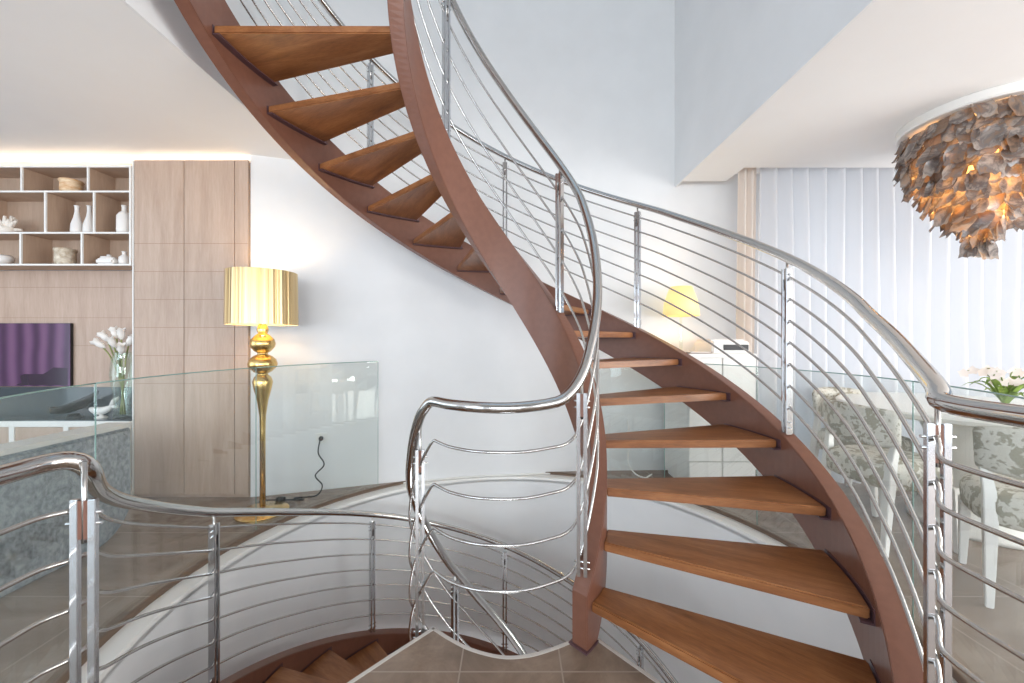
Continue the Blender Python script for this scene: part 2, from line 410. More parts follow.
# ------------------------------------------------------------------ STAIRCASES
def ribbon(angs,r0,r1,zt,zb):
    b=MB(); b.sweep([[pol(r0,a,zb(a)),pol(r1,a,zb(a)),pol(r1,a,zt(a)),pol(r0,a,zt(a))] for a in angs]); return b
up=thing('spiral_staircase','curved open-tread staircase rising from the tiled landing, brown stringers and wooden steps','staircase',(CX,CY,FL),world=True)
b=ribbon(frange(-47,202,120),1.32,1.385,lambda a:hel(a)+.04,lambda a:max(hel(a)-.262,FL-.12))
b.build('outer_stringer',M['stringer'],up,bevel=.003)
itop=[(-47,.06),(-20,.09),(20,.13),(60,.10),(105,.045),(135,.04),(170,.08),(205,.08)]
b=ribbon(frange(-45,202,140),.42,.49,lambda a:hel(a)+interp(itop,a),lambda a:(FL+.0 if a<-35.5 else max(hel(a)-.272,FL) if a>-24 else FL+(hel(-24)-.272-FL)*(a+35.5)/11.5))
b.build('inner_stringer',M['stringer'],up,bevel=.003)
b=MB(); b.lathe([(.0,0),(.0,0)],n=3) if False else None
b=ribbon(frange(-46.5,-36,6),.412,.496,lambda a:FL+.008,lambda a:FL); b.build('foot_plate',M['bracket'],up)
def tread_mesh(ri,ro,d,wi,wo,th):
    b=MB()
    inner=[(ri*math.cos(w),ri*math.sin(w)) for w in frange(d,wi,4)]
    outer=[(ro*math.cos(w),ro*math.sin(w)) for w in frange(0,wo,10)]
    b.prism(outer+inner[::-1],-th,0)
    return b.mesh('tread',.005,2)
def bracket_mesh(r0,r1,wo,th):
    b=MB()
    b.sweep([[(r*math.cos(w),r*math.sin(w),z) for r,z in ((r0,-th-.006),(r1,-th-.006),(r1,.004),(r1-.005,.004),(r1-.005,-th),(r0,-th))] for w in frange(-.012,wo,10)])
    return b.mesh('bracket')
tm=tread_mesh(.488,1.312,.0216,.269,.2765,.037); tm.materials.append(M['treadw'])
bk=bracket_mesh(1.285,1.322,.2765,.037); bk.materials.append(M['bracket'])
def treads(root,mesh,bmesh_,angs,zf):
    for a in angs:
        o=bpy.data.objects.new('tread',mesh); C.objects.link(o); put(o,root)
        o.location=(CX,CY,zf(a)); o.rotation_euler=(0,0,R(a))
        k=bpy.data.objects.new('bracket',bmesh_); C.objects.link(k); k.parent=o
treads(up,tm,bk,[A1+DA*k for k in range(1,16)],hel)
# posts: two flat steel plates with a gap, a pin to the handrail, screws
def post(root,x,y,z0,z1,zr,ang,w=.013,gap=.013,d=.03,insert=False,screws=True):
    """ang = direction (deg) across the two plates"""
    ax=(math.cos(R(ang)),math.sin(R(ang))); ay=(-ax[1],ax[0])
    def at_(s): return (x+ax[0]*s,y+ax[1]*s)
    b=MB(); b.tube([(x,y,z1-.10),(x,y,zr)],.0055,8); p=b.build('post',M['rod'],root)
    for sgn in (-1,1):
        q=MB(); q.obox(at_(sgn*(gap+w)/2),ax,ay,w/2,d/2,z0,z1); o=q.build('plate',M['plate'],p,bevel=.0015)
    q=MB(); q.obox((x,y),ax,ay,gap/2+.0005,d/2*.8,z1-.09 if insert else z1-.05,z1-.003); q.build('spacer',M['stringer'] if insert else M['rod'],p)
    if screws:
        for zz in (z1-.03,z1-.055,z0+.03,z0+.055):
            q=MB(); e=gap/2+w
            a_=at_(-e-.010); c_=at_(e+.010)
            q.tube([(a_[0],a_[1],zz),(c_[0],c_[1],zz)],.004,8); q.build('screw',M['screw'],p)
    return p
post(up,.92,.24,FL-.002,-.20,-.137,0,w=.0175,gap=.017,d=.012,insert=True)
# handrails and rods of the upper flight ------------------------------------------------
orr=[(-47,.80),(-38,.80),(-20,.84),(15,.875),(40,.905),(134,.90),(205,.90)]
def outer_path(off,offl,rad=1.35):
    pts=[]
    for a in frange(202,-22,70): pts.append(pol(rad,a,hel(a)+interp(orr,a)-off))
    k=(offl-off)
    pts.append(pol(rad+.006,-29,.012-off-k*.25)); pts.append(pol(rad+.018,-36,-.058-off-k*.5)); pts.append(pol(rad+.034,-42,-.108-off-k*.8))
    pts.append((.931,.858,-.130-offl)); pts.append((.925,.80,-.137-offl)); pts.append((.922,.68,-.137-offl)); pts.append((.92,.45,-.137-offl)); pts.append((.92,.2,-.137-offl))
    return [pts[0]]+pts[1:]
def smooth_path(pts,n=3): return spline(pts,n)
b=MB(); b.tube(smooth_path(outer_path(0,0)),.0205,14); b.build('handrail',M['steel'],up)
for k in range(7):
    b=MB(); b.tube(smooth_path(outer_path(.085+.1*k,.125+.103*k)),.0058,8); b.build('rail_rod',M['rod'],up)
for a in (1.0,45.3,89.6,133.9,178.2):
    zr=hel(a)+interp(orr,a); x,y,_=pol(1.35,a,0)
    post(up,x,y,hel(a)+.04,zr-.05,zr,a+90,w=.012,gap=.013)
post(up,.976,.905,FL-.09,-.19,-.128,-6,w=.0175,gap=.017,d=.012,insert=True)
irr=[(-47,.865),(-33,.845),(-12,.853),(24,.93),(58,.905),(90,.895),(126,.868),(205,.87)]
def inner_low(a): return interp([(-30,-2.62),(0,-2.36),(73,-1.715),(107,-1.438),(133,-1.194),(160,-.905),(176,-.755)],a)
def inner_rail():
    pts=[pol(.45,a,hel(a)+interp(irr,a)) for a in frange(202,-30,56)]
    pts+=[pol(.45,-38,-.094),pol(.447,-45,-.160),pol(.438,-51,-.203),pol(.425,-57,-.228),pol(.395,-72,-.242),pol(.382,-87,-.246),pol(.378,-103,-.243),pol(.374,-118,-.240),pol(.373,-127,-.236)]
    pts+=[pol(.375,-132,-.240),pol(.382,-136,-.263),pol(.388,-141,-.305),pol(.39,-149,-.395),pol(.39,-160,-.53),pol(.39,-172,-.65)]
    pts+=[pol(.387,a,inner_low(a)) for a in frange(174,-25,50)]
    return pts
b=MB(); b.tube(smooth_path(inner_rail()),.0205,14); ih=b.build('handrail',M['steel'],up)
def inner_bar(off,k):
    pts=[pol(.452,a,hel(a)+interp(irr,a)-off) for a in frange(202,-20,56)]
    pts+=[pol(.447,-27,hel(-27)+.845-off-.01),pol(.437,-34,-.10-off),pol(.42,-40,-.20-off),pol(.405,-47,-.238-off),pol(.388,-58,-.246-off),pol(.375,-72,-.252-off),pol(.366,-87,-.252-off),pol(.363,-103,-.250-off),pol(.361,-118,-.244-off),pol(.36,-129,-.234-off)]
    pts+=[pol(.361,-131.5,-.232-off),pol(.368,-134,-.250-off),pol(.379,-140,-.315-off),pol(.388,-149,-.405-off),pol(.392,-160,-.54-off),pol(.392,-172,-.66-off)]
    pts+=[pol(.388,a,inner_low(a)-off) for a in frange(174,-25,50)]
    return pts
for k,off in enumerate((.16,.332,.503,.672)):
    b=MB(); b.tube(smooth_path(inner_bar(off,k)),.0058,8); b.build('rail_rod',M['rod'],up)
for a in (44.3,130.6):
    zr=hel(a)+interp(irr,a); x,y,_=pol(.452,a,0); post(up,x,y,hel(a)+interp(itop,a)-.0,zr-.05,zr,a+90,w=.012,gap=.013)
x,y,_=pol(.456,-43,0); post(up,x,y,-.90,-.20,-.165,-15,w=.014,gap=.012,d=.018,insert=True)
# lower flight ---------------------------------------------------------------------------
lo=thing('spiral_staircase','curved staircase with thin railings going down into the round stairwell below the landing','staircase',(CX,CY,-4.3),world=True)
b=ribbon(frange(-95,224,130),1.245,1.315,lambda a:low(a)+.035,lambda a:low(a)-.27); b.build('outer_stringer',M['stringer'],lo,bevel=.003)
b=ribbon(frange(-95,219,130),.365,.43,lambda a:min(low(a)+.06,FL-.015),lambda a:low(a)-.27); b.build('inner_stringer',M['stringer'],lo,bevel=.003)
tm2=tread_mesh(.43,1.24,.0216,.269,.2765,.037); tm2.materials.append(M['treadw'])
bk2=bracket_mesh(1.215,1.247,.2765,.037); bk2.materials.append(M['bracket'])
treads(lo,tm2,bk2,[164.4+LDA*k for k in range(-13,4)],low)
lrt=[(-30,-2.79),(0,-2.47),(33,-2.155),(43,-2.052),(70,-1.802),(91,-1.602),(125.5,-1.285),(157,-1.010),(181,-.783),(199,-.585),(211.5,-.452),(217,-.385)]
def low_outer(off,offl):
    pts=[(-1.02,.2,-.27-offl),(-1.02,.5,-.27-offl),(-1.021,.70,-.27-offl),(-1.023,.79,-.27-offl),(-1.018,.85,-.268-offl),(-1.003,.895,-.272-offl)]
    pts+=[pol(1.288,223.5,-.302-(off+offl)/2)]
    pts+=[pol(1.29,a,interp(lrt,a)-off) for a in frange(217,-28,64)]
    return pts
b=MB(); b.tube(smooth_path(low_outer(0,0)),.0205,14); b.build('handrail',M['steel'],lo)
for k in range(7):
    b=MB(); b.tube(smooth_path(low_outer(.068+.105*k,.115+.112*k)),.0055,8); b.build('rail_rod',M['rod'],lo)
for a in (181,134.5,89.6,43,-2):
    x,y,_=pol(1.29,a,0); zr=interp(lrt,a); post(lo,x,y,low(a)+.03,zr-.05,zr,a+90,w=.011,gap=.012)
post(lo,-.972,.897,FL-.09,-.36,-.275,8,w=.0165,gap=.019,d=.012,insert=True)
post(lo,-1.02,.24,FL-.002,-.34,-.27,0,w=.0165,gap=.019,d=.012,insert=True)
for a in (128,40):
    x,y,_=pol(.392,a,0); zr=inner_low(a); post(lo,x,y,low(a)+.05,zr-.05,zr,a+90,w=.011,gap=.012)
x,y,_=pol(.379,-143.5,0); post(lo,x,y,FL-.06,-.44,-.33,10,w=.012,gap=.012,d=.024,insert=True)
# ------------------------------------------------------------------ GLASS BALUSTRADES round the opening
def px_ring(px,r=1.665):
    u=(px-512)/F; a=u*u+1; bb=-2*VY; c=VY*VY-r*r; t=(-bb+math.sqrt(bb*bb-4*a*c))/(2*a)
    w=math.degrees(math.atan2(t-VY,u*t)); return w if w>-90 else w+360
def glass_panel(a0,a1,label,r=1.665,z0=FL+.001,z1=-.168):
    t=thing('glass_panel',label,'glass panel',pol(r,(a0+a1)/2,FL,(VX,VY)),group='glass balustrade around the stair opening',world=True)
    n=max(4,int((a1-a0)/3)); b=MB()
    b.sweep([[pol(r-.005,a,z0,(VX,VY)),pol(r+.005,a,z0,(VX,VY)),pol(r+.005,a,z1,(VX,VY)),pol(r-.005,a,z1,(VX,VY))] for a in frange(a0,a1,n)])
    b.build('pane',M['glass'],t)
    b=MB(); b.tube([pol(r,a,z1+.001,(VX,VY)) for a in frange(a0,a1,n)],.0028,6)
    b.build('top_edge',M['glassedge'],t)
    for a in (a0,a1):
        b=MB(); b.tube([pol(r,a,z0,(VX,VY)),pol(r,a,z1,(VX,VY))],.0016,6); b.build('side_edge',M['glassedge'],t)
    return t
aL=[px_ring(378),px_ring(256),px_ring(95.5)]
glass_panel(aL[0],aL[1]-.04,'clear glass panel in front of the gold floor lamp and the white wall')
glass_panel(aL[1]+.04,aL[2]-.04,'clear glass panel in front of the tall wooden cupboard')
glass_panel(aL[2]+.04,aL[2]+38,'clear glass panel in front of the grey sofa and the television bench')
aR=[px_ring(590),px_ring(664.5),px_ring(757),px_ring(913)]
glass_panel(aR[1]+.04,aR[0],'clear glass panel behind the middle steps, left of the white sideboard')
glass_panel(aR[2]+.04,aR[1]-.04,'clear glass panel in front of the white sideboard with the printer')
glass_panel(aR[3]+.04,aR[2]-.04,'clear glass panel in front of the dining chair backs and sheer curtain')
glass_panel(aR[3]-36,aR[3]-.04,'clear glass panel behind the right landing post, in front of the dining table')
# ------------------------------------------------------------------ LIVING SIDE (left)
YF=2.92
cab=thing('tall_cabinet','tall light wooden cupboard with three flat veneered doors beside the white wall','cabinet',(-2.37,3.0,FL),world=True)
b=MB(); b.box(-2.80,-1.955,YF+.02,3.12,FL+.0005,1.33); b.build('carcass',M['cabwood'],cab)
xs=[-2.797,-2.427,-2.053,-1.952]
for i in range(3):
    d=MB(); d.box(xs[i]+.002,xs[i+1]-.002,YF,YF+.02,FL+.03,1.335)
    o=d.build('door',M['cabdoor'],cab,bevel=.001)
    g=MB()
    for k in range(6):
        z=(340.57-(243.5+28*k))/F*YF; g.box(xs[i]+.002,xs[i+1]-.002,YF-.0006,YF+.001,z-.0012,z+.0012)
    g.build('veneer_seam',M['groove'],o)
b=MB(); b.box(-2.808,-2.799,YF-.002,3.12,FL+.0005,1.335); b.build('side_trim',M['whitelac'],cab)
b=MB(); b.box(-2.79,-1.97,2.975,2.99,1.331,1.341); b.build('light_strip',M['led'],cab)
# shelf unit
sx0,sx1=-4.3,-2.812; YS=2.91; YB=3.13
sh=thing('shelf_unit','white framed wall shelf with three rows of open wooden cubbies','shelf',((sx0+sx1)/2,3.0,.55),world=True)
zr_=[1.285,1.100,.795,.560]
b=MB()
for z in zr_: b.box(sx0,sx1,YS,YS+.012,z-.006,z+.006)
b.box(sx1-.012,sx1-.0005,YS+.0006,YS+.0115,zr_[-1]-.0055,zr_[0]+.0055); b.box(sx0+.0005,sx0+.012,YS+.0006,YS+.0115,zr_[-1]-.0055,zr_[0]+.0055)
for row,pxs in enumerate(([21,87.5],[-28,44.7,93.5],[20,81.3])):
    for px in pxs:
        x=(px-512)/F*YS; b.box(x-.006,x+.006,YS+.0006,YS+.0115,zr_[row+1]+.0055,zr_[row]-.0055)
b.build('frame',M['whitelac'],sh)
b=MB(); b.box(sx0,sx1,YB-.02,YB-.002,zr_[-1],zr_[0]); b.build('back_panel',M['shelfin'],sh)
for z in zr_:
    b=MB(); b.box(sx0,sx1,YS+.012,YB-.02,z-.0055,z+.0055); b.build('board',M['shelfin'],sh)
for x in (sx0,sx1-.016):
    b=MB(); b.box(x,x+.016,YS+.012,YB-.02,zr_[-1]+.008,zr_[0]-.008); b.build('side_panel',M['shelfin'],sh)
def sxp(px): return (px-512)/F*YS
for row,pxs in enumerate(([21,87.5],[-28,44.7,93.5],[20,81.3])):
    for px in pxs:
        x=sxp(px); d=MB(); d.box(x-.0055,x+.0055,YS+.012,YB-.02,zr_[row+1]+.006,zr_[row]-.006); d.build('divider',M['shelfin'],sh)
b=MB(); b.box(sx0,sx1-.02,2.99,3.01,zr_[0]+.009,zr_[0]+.020); b.build('light_strip',M['led'],sh)
# wall panelling behind the television
b=MB(); b.box(-4.6,-2.81,3.115,3.139,FL,.551); o=b.build('wall_panelling',M['cabwood']); struct(o)
b=MB()
for z in (.42,.18,-.04): b.box(-4.6,-2.81,3.1135,3.116,z-.001,z+.001)
struct(b.build('trim_5',M['groove']))
# bench
bn=thing('tv_bench','low white-edged wooden bench with dark glass top under the television','bench',(-3.6,3.0,FL),world=True)
zb=-.585
b=MB(); b.box(-4.5,-2.812,2.90,3.11,zb-.05,zb-.008); b.box(-4.5,-2.812,2.90,3.11,FL+.001,FL+.08)
for x in (-4.5,-3.70,-3.30,-2.86): b.box(x,x+.04,2.90,3.11,FL+.08,zb-.05)
b.build('frame',M['whitelac'],bn,bevel=.002)
for x0_,x1_ in ((-4.46,-3.70),(-3.66,-3.30),(-3.26,-2.86)):
    d=MB(); d.box(x0_+.003,x1_-.003,2.905,2.925,FL+.083,zb-.053); d.build('door',M['cabdoor'],bn)
b=MB(); b.box(-4.5,-2.812,2.902,3.11,zb-.008,zb); b.build('glass_top',M['darkglass'],bn)
b=MB(); b.box(-4.5,-2.812,3.098,3.112,zb,-.365); b.build('back_panel',M['darkglass'],bn)
tv=thing('television','flat television with a purple curtain reflection painted into its screen on the wooden wall','television',(-3.9,3.06,-.36),world=True)
b=MB(); b.box(-4.49,-3.458,3.092,3.112,-.36,.136); b.build('housing',M['black'],tv,bevel=.003)
b=MB(); b.box(-4.488,-3.460,3.090,3.0922,-.358,.134); sc=b.build('screen',M['tv'],tv)
b=MB()
b.add([(-3.890,3.0895,-.35),(-3.480,3.0895,-.35),(-3.480,3.0895,-.215),(-3.590,3.0895,-.21),(-3.640,3.0895,-.245),(-3.670,3.0895,-.262),(-3.820,3.0895,-.262),(-3.850,3.0895,-.275),(-3.840,3.0895,-.33)],[tuple(range(9))])
pd=b.build('dark_shape',M['screen_dark'],sc)  # darker flat shape over the bottom of the screen
# sofa seen from behind
so=thing('sofa','grey textured sofa seen from behind through the glass balustrade','sofa',(-2.7,1.6,FL),world=True)
def rr_end(x0,x1,y0,y1,z0,z1,rad,n=8):
    """slab in the y-z plane with rounded lower far corner and softened top corner, thickness along x"""
    pr=[(y0,z0)]
    for k in range(n+1):
        w=-math.pi/2+math.pi/2*k/n; pr.append((y1-rad+rad*math.cos(w),z0+rad+rad*math.sin(w)))
    for k in range(5):
        w=math.pi/2*k/4; pr.append((y1-.03+.03*math.cos(w),z1-.03+.03*math.sin(w)))
    pr.append((y0,z1))
    b=MB(); m=len(pr); vs=[(x0,y,z) for y,z in pr]+[(x1,y,z) for y,z in pr]
    b.add(vs,[tuple(range(m)),tuple(reversed(range(m,2*m)))]+[(i,m+i,m+(i+1)%m,(i+1)%m) for i in range(m)]); return b
rr_end(-2.44,-2.30,.7,2.40,FL+.001,-.52,.22).build('back',M['sofa'],so,bevel=.02,seg=3)
b=MB(); b.box(-2.445,-2.295,.7,2.385,-.519,-.495); o=b.build('top_piping',M['piping'],so)
rr_end(-3.2,-2.42,.75,2.36,FL+.05,-.78,.2).build('seat',M['sofa'],so,bevel=.04,seg=3)
rr_end(-3.2,-2.42,2.2,2.40,FL+.05,-.62,.1).build('arm',M['sofa'],so,bevel=.03,seg=3)
# shelf ornaments ------------------------------------------------------------------------
def lobj(name,prof,loc,m,label,cat,group=None,n=24,sharp=None):
    b=MB(); b.lathe(prof,(0,0),n); o=b.build(name,m,sharp=sharp); o.location=loc; tag(o,label,cat,group); return o
def zs(row): return zr_[row+1]+.0065
# (row 0) tan pot with wavy rim
def pot(px,row,w,h,m,label,name='pot'):
    y=2.98; x=(px-512)/F*y
    b=MB(); b.lathe([(w*.42,0),(w*.46,h*.3),(w*.44,h*.75),(w*.5,h*.9),(w*.47,h),(w*.40,h),(w*.38,h*.85),(w*.38,.02),(0,.02)],(0,0),20)
    o=b.build(name,m); o.location=(x,y,zs(row)); tag(o,label,'pot'); return o
pot(71.5,0,.14,.10,M['tan'],'tan and cream pot alone in the top row of the shelf')
pot(65.5,2,.13,.125,M['stone'],'cream rough stone pot in the bottom row of the shelf')
slim=[(.033,0),(.037,.02),(.034,.07),(.018,.13),(.0125,.17),(.0135,.205),(.018,.212),(.012,.212),(.010,.17),(0,.16)]
for px,lb in ((77,'slim white vase in the middle shelf row, left of the pair'),(89.5,'slim white vase in the middle shelf row, right of the pair')):
    y=2.97; lobj('slim_vase',slim,((px-512)/F*y,y,zs(1)),M['ceramic'],lb,'vase','slim white vases on the shelf')
lobj('bottle',[(.042,0),(.046,.02),(.045,.13),(.030,.155),(.016,.165),(.015,.195),(.019,.21),(.012,.21),(0,.2)],((124.5-512)/F*2.96,2.96,zs(1)),M['ceramic'],'white ceramic bottle with shoulders in the right cubby of the middle row','bottle')
lobj('bottle',[(.030,0),(.034,.02),(.033,.055),(.014,.075),(.013,.09),(.018,.10),(.010,.10),(0,.09)],((124.5-512)/F*2.96,2.96,zs(2)),M['ceramic'],'small white bottle in the right cubby of the bottom row','bottle')
jb=thing('trinket_box','small white lidded box beside the little bottle in the bottom row','box',((109-512)/F*2.96,2.96,zs(2)))
b=MB(); b.box(-.068,.068,-.04,.04,0,.045); b.build('body',M['ceramic'],jb,bevel=.012)
b=MB(); b.lathe([(.05,.045),(.045,.058),(.012,.064),(.014,.076),(0,.08)],(0,0),16); b.build('lid',M['ceramic'],jb)
lobj('bowl',[(.03,0),(.055,.03),(.06,.06),(.045,.075),(.04,.07),(0,.05)],((3-512)/F*2.97,2.97,zs(2)),M['ceramic'],'round white bowl at the far left of the bottom shelf row','bowl')
# coral ornament
b=MB(); rnd=random.Random(3)
b.lathe([(.03,0),(.05,.02),(.045,.05),(0,.06)],(0,0),12)
for k in range(26):
    w=rnd.uniform(0,6.28); el=rnd.uniform(.1,1.4); ln=rnd.uniform(.06,.105)
    d=Vector((math.cos(w)*math.cos(el),math.sin(w)*math.cos(el)*.7,math.sin(el)))
    p0=Vector((0,0,.03)); p1=p0+d*ln*.6; p2=p0+d*ln+Vector((rnd.uniform(-.015,.015),0,rnd.uniform(-.01,.015)))
    b.tube([p0,p1,p2],[.014,.013,.009],7)
o=b.build('coral_ornament',M['coral']); o.location=((7-512)/F*2.97,2.97,zs(1)); tag(o,'white branching coral ornament in the middle shelf row','ornament')
# things on the bench
fv=thing('flower_vase','clear glass vase of white flowers on the dark bench top','vase',((122-512)/F*2.975,2.975,zb))
# keep the vase clear of the cupboard side
fv.location.x=-2.935
b=MB(); b.lathe([(.05,0),(.055,.01),(.048,.10),(.062,.22),(.075,.33),(.066,.43),(.05,.49),(.054,.50),(.050,.50),(.046,.49),(.062,.43),(.070,.33),(.057,.22),(.043,.10),(.046,.02),(0,.02)],(0,0),28); b.build('glass_body',M['vglass'],fv)
rnd=random.Random(5)
tips=[(-.10,-.02,.60),(-.05,.0,.63),(.01,-.02,.62),(-.12,-.04,.55),(-.03,-.04,.56),(.05,0,.57),(-.075,.02,.53),(.03,-.04,.51)]
for x,y,z in tips:
    s=MB(); s.tube(spline([(x*-.2,y*.3,.03),(x*.1,0,.25),(x*.5,y*.6,.45),(x,y,z)],5),.005,6); st=s.build('stem',M['water'],fv)
    f=MB(); dr=Vector((x,y,.10)).normalized(); c=Vector((x,y,z))-dr*.03; a_=dr.orthogonal().normalized(); b_=dr.cross(a_)
    rings=[]
    for r_,h_ in ((.006,0),(.018,.02),(.023,.045),(.020,.062),(.030,.078)):
        rings.append([c+dr*(h_+(.012 if k%2 and h_>.07 else 0))+(a_*math.cos(k*math.pi/5)+b_*math.sin(k*math.pi/5))*r_ for k in range(10)])
    f.add([p for r_ in rings for p in r_],[(i*10+k,i*10+(k+1)%10,(i+1)*10+(k+1)%10,(i+1)*10+k) for i in range(4) for k in range(10)],True)
    f.build('blossom',M['petal'],st)
db=thing('leaf_dish','dark leaf-shaped dish on the bench in front of the television','dish',(-3.32,2.99,zb))
b=MB(); 
for s_ in (1,):
    vs=[];fs=[];nu,nv=10,6
    for i in range(nu+1):
        u=i/nu; wd=.09*math.sin(math.pi*min(max(u,.03),.97))
        for j in range(nv+1):
            v=j/nv*2-1; vs.append(((u-.5)*.36,v*wd,.015+.06*(u-.3)**2*3+.05*v*v+ (.05*u)))
    for i in range(nu):
        for j in range(nv): fs.append((i*(nv+1)+j,(i+1)*(nv+1)+j,(i+1)*(nv+1)+j+1,i*(nv+1)+j+1))
    b.add(vs,fs,True)
o=b.build('bowl_shell',M['black'],db); md=o.modifiers.new('t','SOLIDIFY'); md.thickness=.008
b=MB(); b.lathe([(.05,0),(.04,.012),(.03,.03),(0,.032)],(0,0),16); b.build('foot',M['black'],db)
fs_=thing('fish_ornament','pale glass fish ornament between the dark dish and flower vase','ornament',(-3.10,2.98,zb))
b=MB(); b.tube(spline([(-.09,0,.075),(-.05,0,.06),(0,0,.055),(.05,0,.07),(.085,0,.10)],4),[.006]+[.03*math.sin(math.pi*(.12+.8*k/16)) for k in range(1,17)],10); b.build('body',M['ceramic'],fs_)
b=MB(); b.tube([(.07,0,.09),(.10,0,.13),(.13,0,.16)],[.012,.02,.006],8); b.tube([(.075,0,.09),(.11,0,.085),(.13,0,.08)],[.012,.015,.006],8); b.build('tail',M['ceramic'],fs_)
b=MB(); b.lathe([(.04,0),(.035,.01),(.012,.02),(.012,.045),(0,.046)],(0,0),16); b.build('stand',M['ceramic'],fs_)
# ------------------------------------------------------------------ FLOOR LAMP
fl=thing('floor_lamp','tall gold floor lamp with turned ball stem and gold drum shade by the wall','lamp',(-1.693,2.68,FL))
def zz(y): return (340.57-y)/F*2.68-FL
b=MB(); b.lathe([(.160,0),(.160,.010),(.150,.018),(.05,.028),(.022,.040)],(0,0),40); b.build('base',M['gold'],fl,sharp=40)
b=MB(); b.lathe([(.018,.03),(.017,zz(430)),(.020,zz(415)),(.034,zz(400)),(.054,zz(388)),(.061,zz(381.5)),(.050,zz(377)),(.034,zz(375)),(.030,zz(373.5)),(.055,zz(371.5)),(.084,zz(367)),(.089,zz(364)),(.080,zz(359.5)),(.055,zz(356)),(.032,zz(354.5)),(.030,zz(353)),(.050,zz(351)),(.072,zz(347)),(.077,zz(343.5)),(.070,zz(339.5)),(.045,zz(335.5)),(.027,zz(333.5)),(.036,zz(330)),(.030,zz(327)),(.016,zz(322))],(0,0),36); b.build('stem',M['gold'],fl)
zt_,zbm=zz(272.5),zz(325)
b=MB(); b.lathe([(.215,zbm),(.210,zt_)],(0,0),64,cap=False); s_=b.build('shade',M['shade'],fl)
b=MB(); b.lathe([(.2135,zbm),(.2085,zt_)],(0,0),64,cap=False); b.build('shade_lining',M['shade_in'],s_)
b=MB()
for k in range(3):
    w=k*2.094; b.tube([(0,0,zbm+.10),(.212*math.cos(w),.212*math.sin(w),zbm+.10)],.003,6)
b.tube([(0,0,zz(323)),(0,0,zbm+.10)],.010,8); b.build('shade_holder',M['gold'],fl)
b=MB(); b.lathe([(0,zbm+.10),(.02,zbm+.11),(.03,zbm+.15),(.02,zbm+.19),(0,zbm+.2)],(0,0),16); b.build('bulb',M['bulb2'],fl)
# outlet and cords
def wall_y(x):
    for (x0,y0),(x1,y1) in zip(wp,wp[1:]):
        if x0<=x<=x1: return y0+(y1-y0)*(x-x0)/(x1-x0)
ox=-1.49; oy=wall_y(ox)
ol=thing('wall_outlet','white wall outlet with a black plug beside the floor lamp','outlet',(ox,oy,-.76),R(18))
b=MB(); b.box(-.04,.04,-.012,0,-.04,.04); b.build('plate',M['whitelac'],ol,bevel=.004)
b=MB(); b.lathe([(.025,-.0122),(.0,-.0122)],(0,0),12,cap=False)
b=MB(); b.tube([(0,-.012,.0),(0,-.03,-.002),(0,-.045,-.006)],[.018,.017,.009],10); b.build('plug',M['black'],ol)
cd=thing('power_cord','black cord hanging from the wall outlet and lying by the lamp','cord',(ox,oy-.1,FL),world=True)
b=MB(); b.tube(spline([(ox+.013,oy-.052,-.768),(ox+.01,oy-.07,-.86),(ox+.05,oy-.06,-.95),(ox-.01,oy-.075,-1.03),(ox+.05,oy-.09,-1.10),(ox+.02,oy-.13,FL+.006),(ox-.12,oy-.17,FL+.006),(ox-.03,oy-.20,FL+.006),(ox-.17,oy-.22,FL+.010)],7),.005,7); b.build('cable',M['black'],cd)
b=MB(); b.tube(spline([(ox-.21,oy-.225,FL+.012),(ox-.33,oy-.22,FL+.006),(ox-.30,oy-.28,FL+.006),(-1.66,2.86,FL+.006)],6),.004,7); b.build('cable',M['black'],cd)
b=MB(); b.tube([(ox-.16,oy-.222,FL+.018),(ox-.19,oy-.224,FL+.018),(ox-.215,oy-.225,FL+.018)],[.016,.018,.014],10); b.build('foot_switch',M['black'],cd)
# ------------------------------------------------------------------ DINING SIDE (right)
sb=thing('sideboard','tall white sideboard with panelled doors behind the curving rail','sideboard',(1.6,3.25,FL),world=True)
X0,X1,Y0,Y1,ZT=1.345,1.855,3.0,3.50,-.10
b=MB(); b.box(X0,X1,Y0+.02,Y1,FL+.05,ZT-.03); b.box(X0+.03,X1-.03,Y0+.04,Y1-.02,FL+.001,FL+.05); b.build('carcass',M['whitelac'],sb)
b=MB(); b.box(X0-.005,X1+.005,Y0-.005,Y1,ZT-.03,ZT); b.build('top',M['whitelac'],sb,bevel=.004)
for x0_,x1_ in ((X0,1.598),(1.602,X1)):
    for z0_,z1_ in ((FL+.055,-.925),(-.92,-.52),(-.515,ZT-.034)):
        d=MB(); d.box(x0_+.002,x1_-.002,Y0,Y0+.02,z0_,z1_); d.build('drawer',M['whitelac'],sb,bevel=.003)
pr=thing('printer','small white printer with black paper slot on top of the sideboard','printer',(1.68,3.2,ZT),world=True)
pz=ZT+.001
b=MB(); b.box(1.55,1.84,3.05,3.36,pz,pz+.095); b.build('body',M['whitelac'],pr,bevel=.012,seg=3)
b=MB(); b.box(1.635,1.825,3.043,3.06,pz+.025,pz+.068); b.build('paper_slot',M['black'],pr)
b=MB(); b.box(1.56,1.83,3.10,3.35,pz+.0955,pz+.108); b.build('lid',M['ceramic'],pr,bevel=.006)
tr=thing('notebook','flat brown notebook on the left end of the sideboard top','notebook',(1.43,3.06,ZT),world=True)
b=MB(); b.box(1.365,1.53,3.02,3.16,pz,pz+.006); b.build('cover',mat('brown_cover',lin(120,80,60),.5),tr,bevel=.001)
b=MB(); b.box(1.368,1.527,3.023,3.157,pz+.006,pz+.012); b.build('pages',M['ceramic'],tr)
tl=thing('table_lamp','glowing yellow table lamp with slim clear stem on the white sideboard','lamp',(1.412,3.30,ZT))
b=MB(); b.lathe([(.07,0),(.07,.012),(.02,.02)],(0,0),24); b.build('base',M['ceramic'],tl)
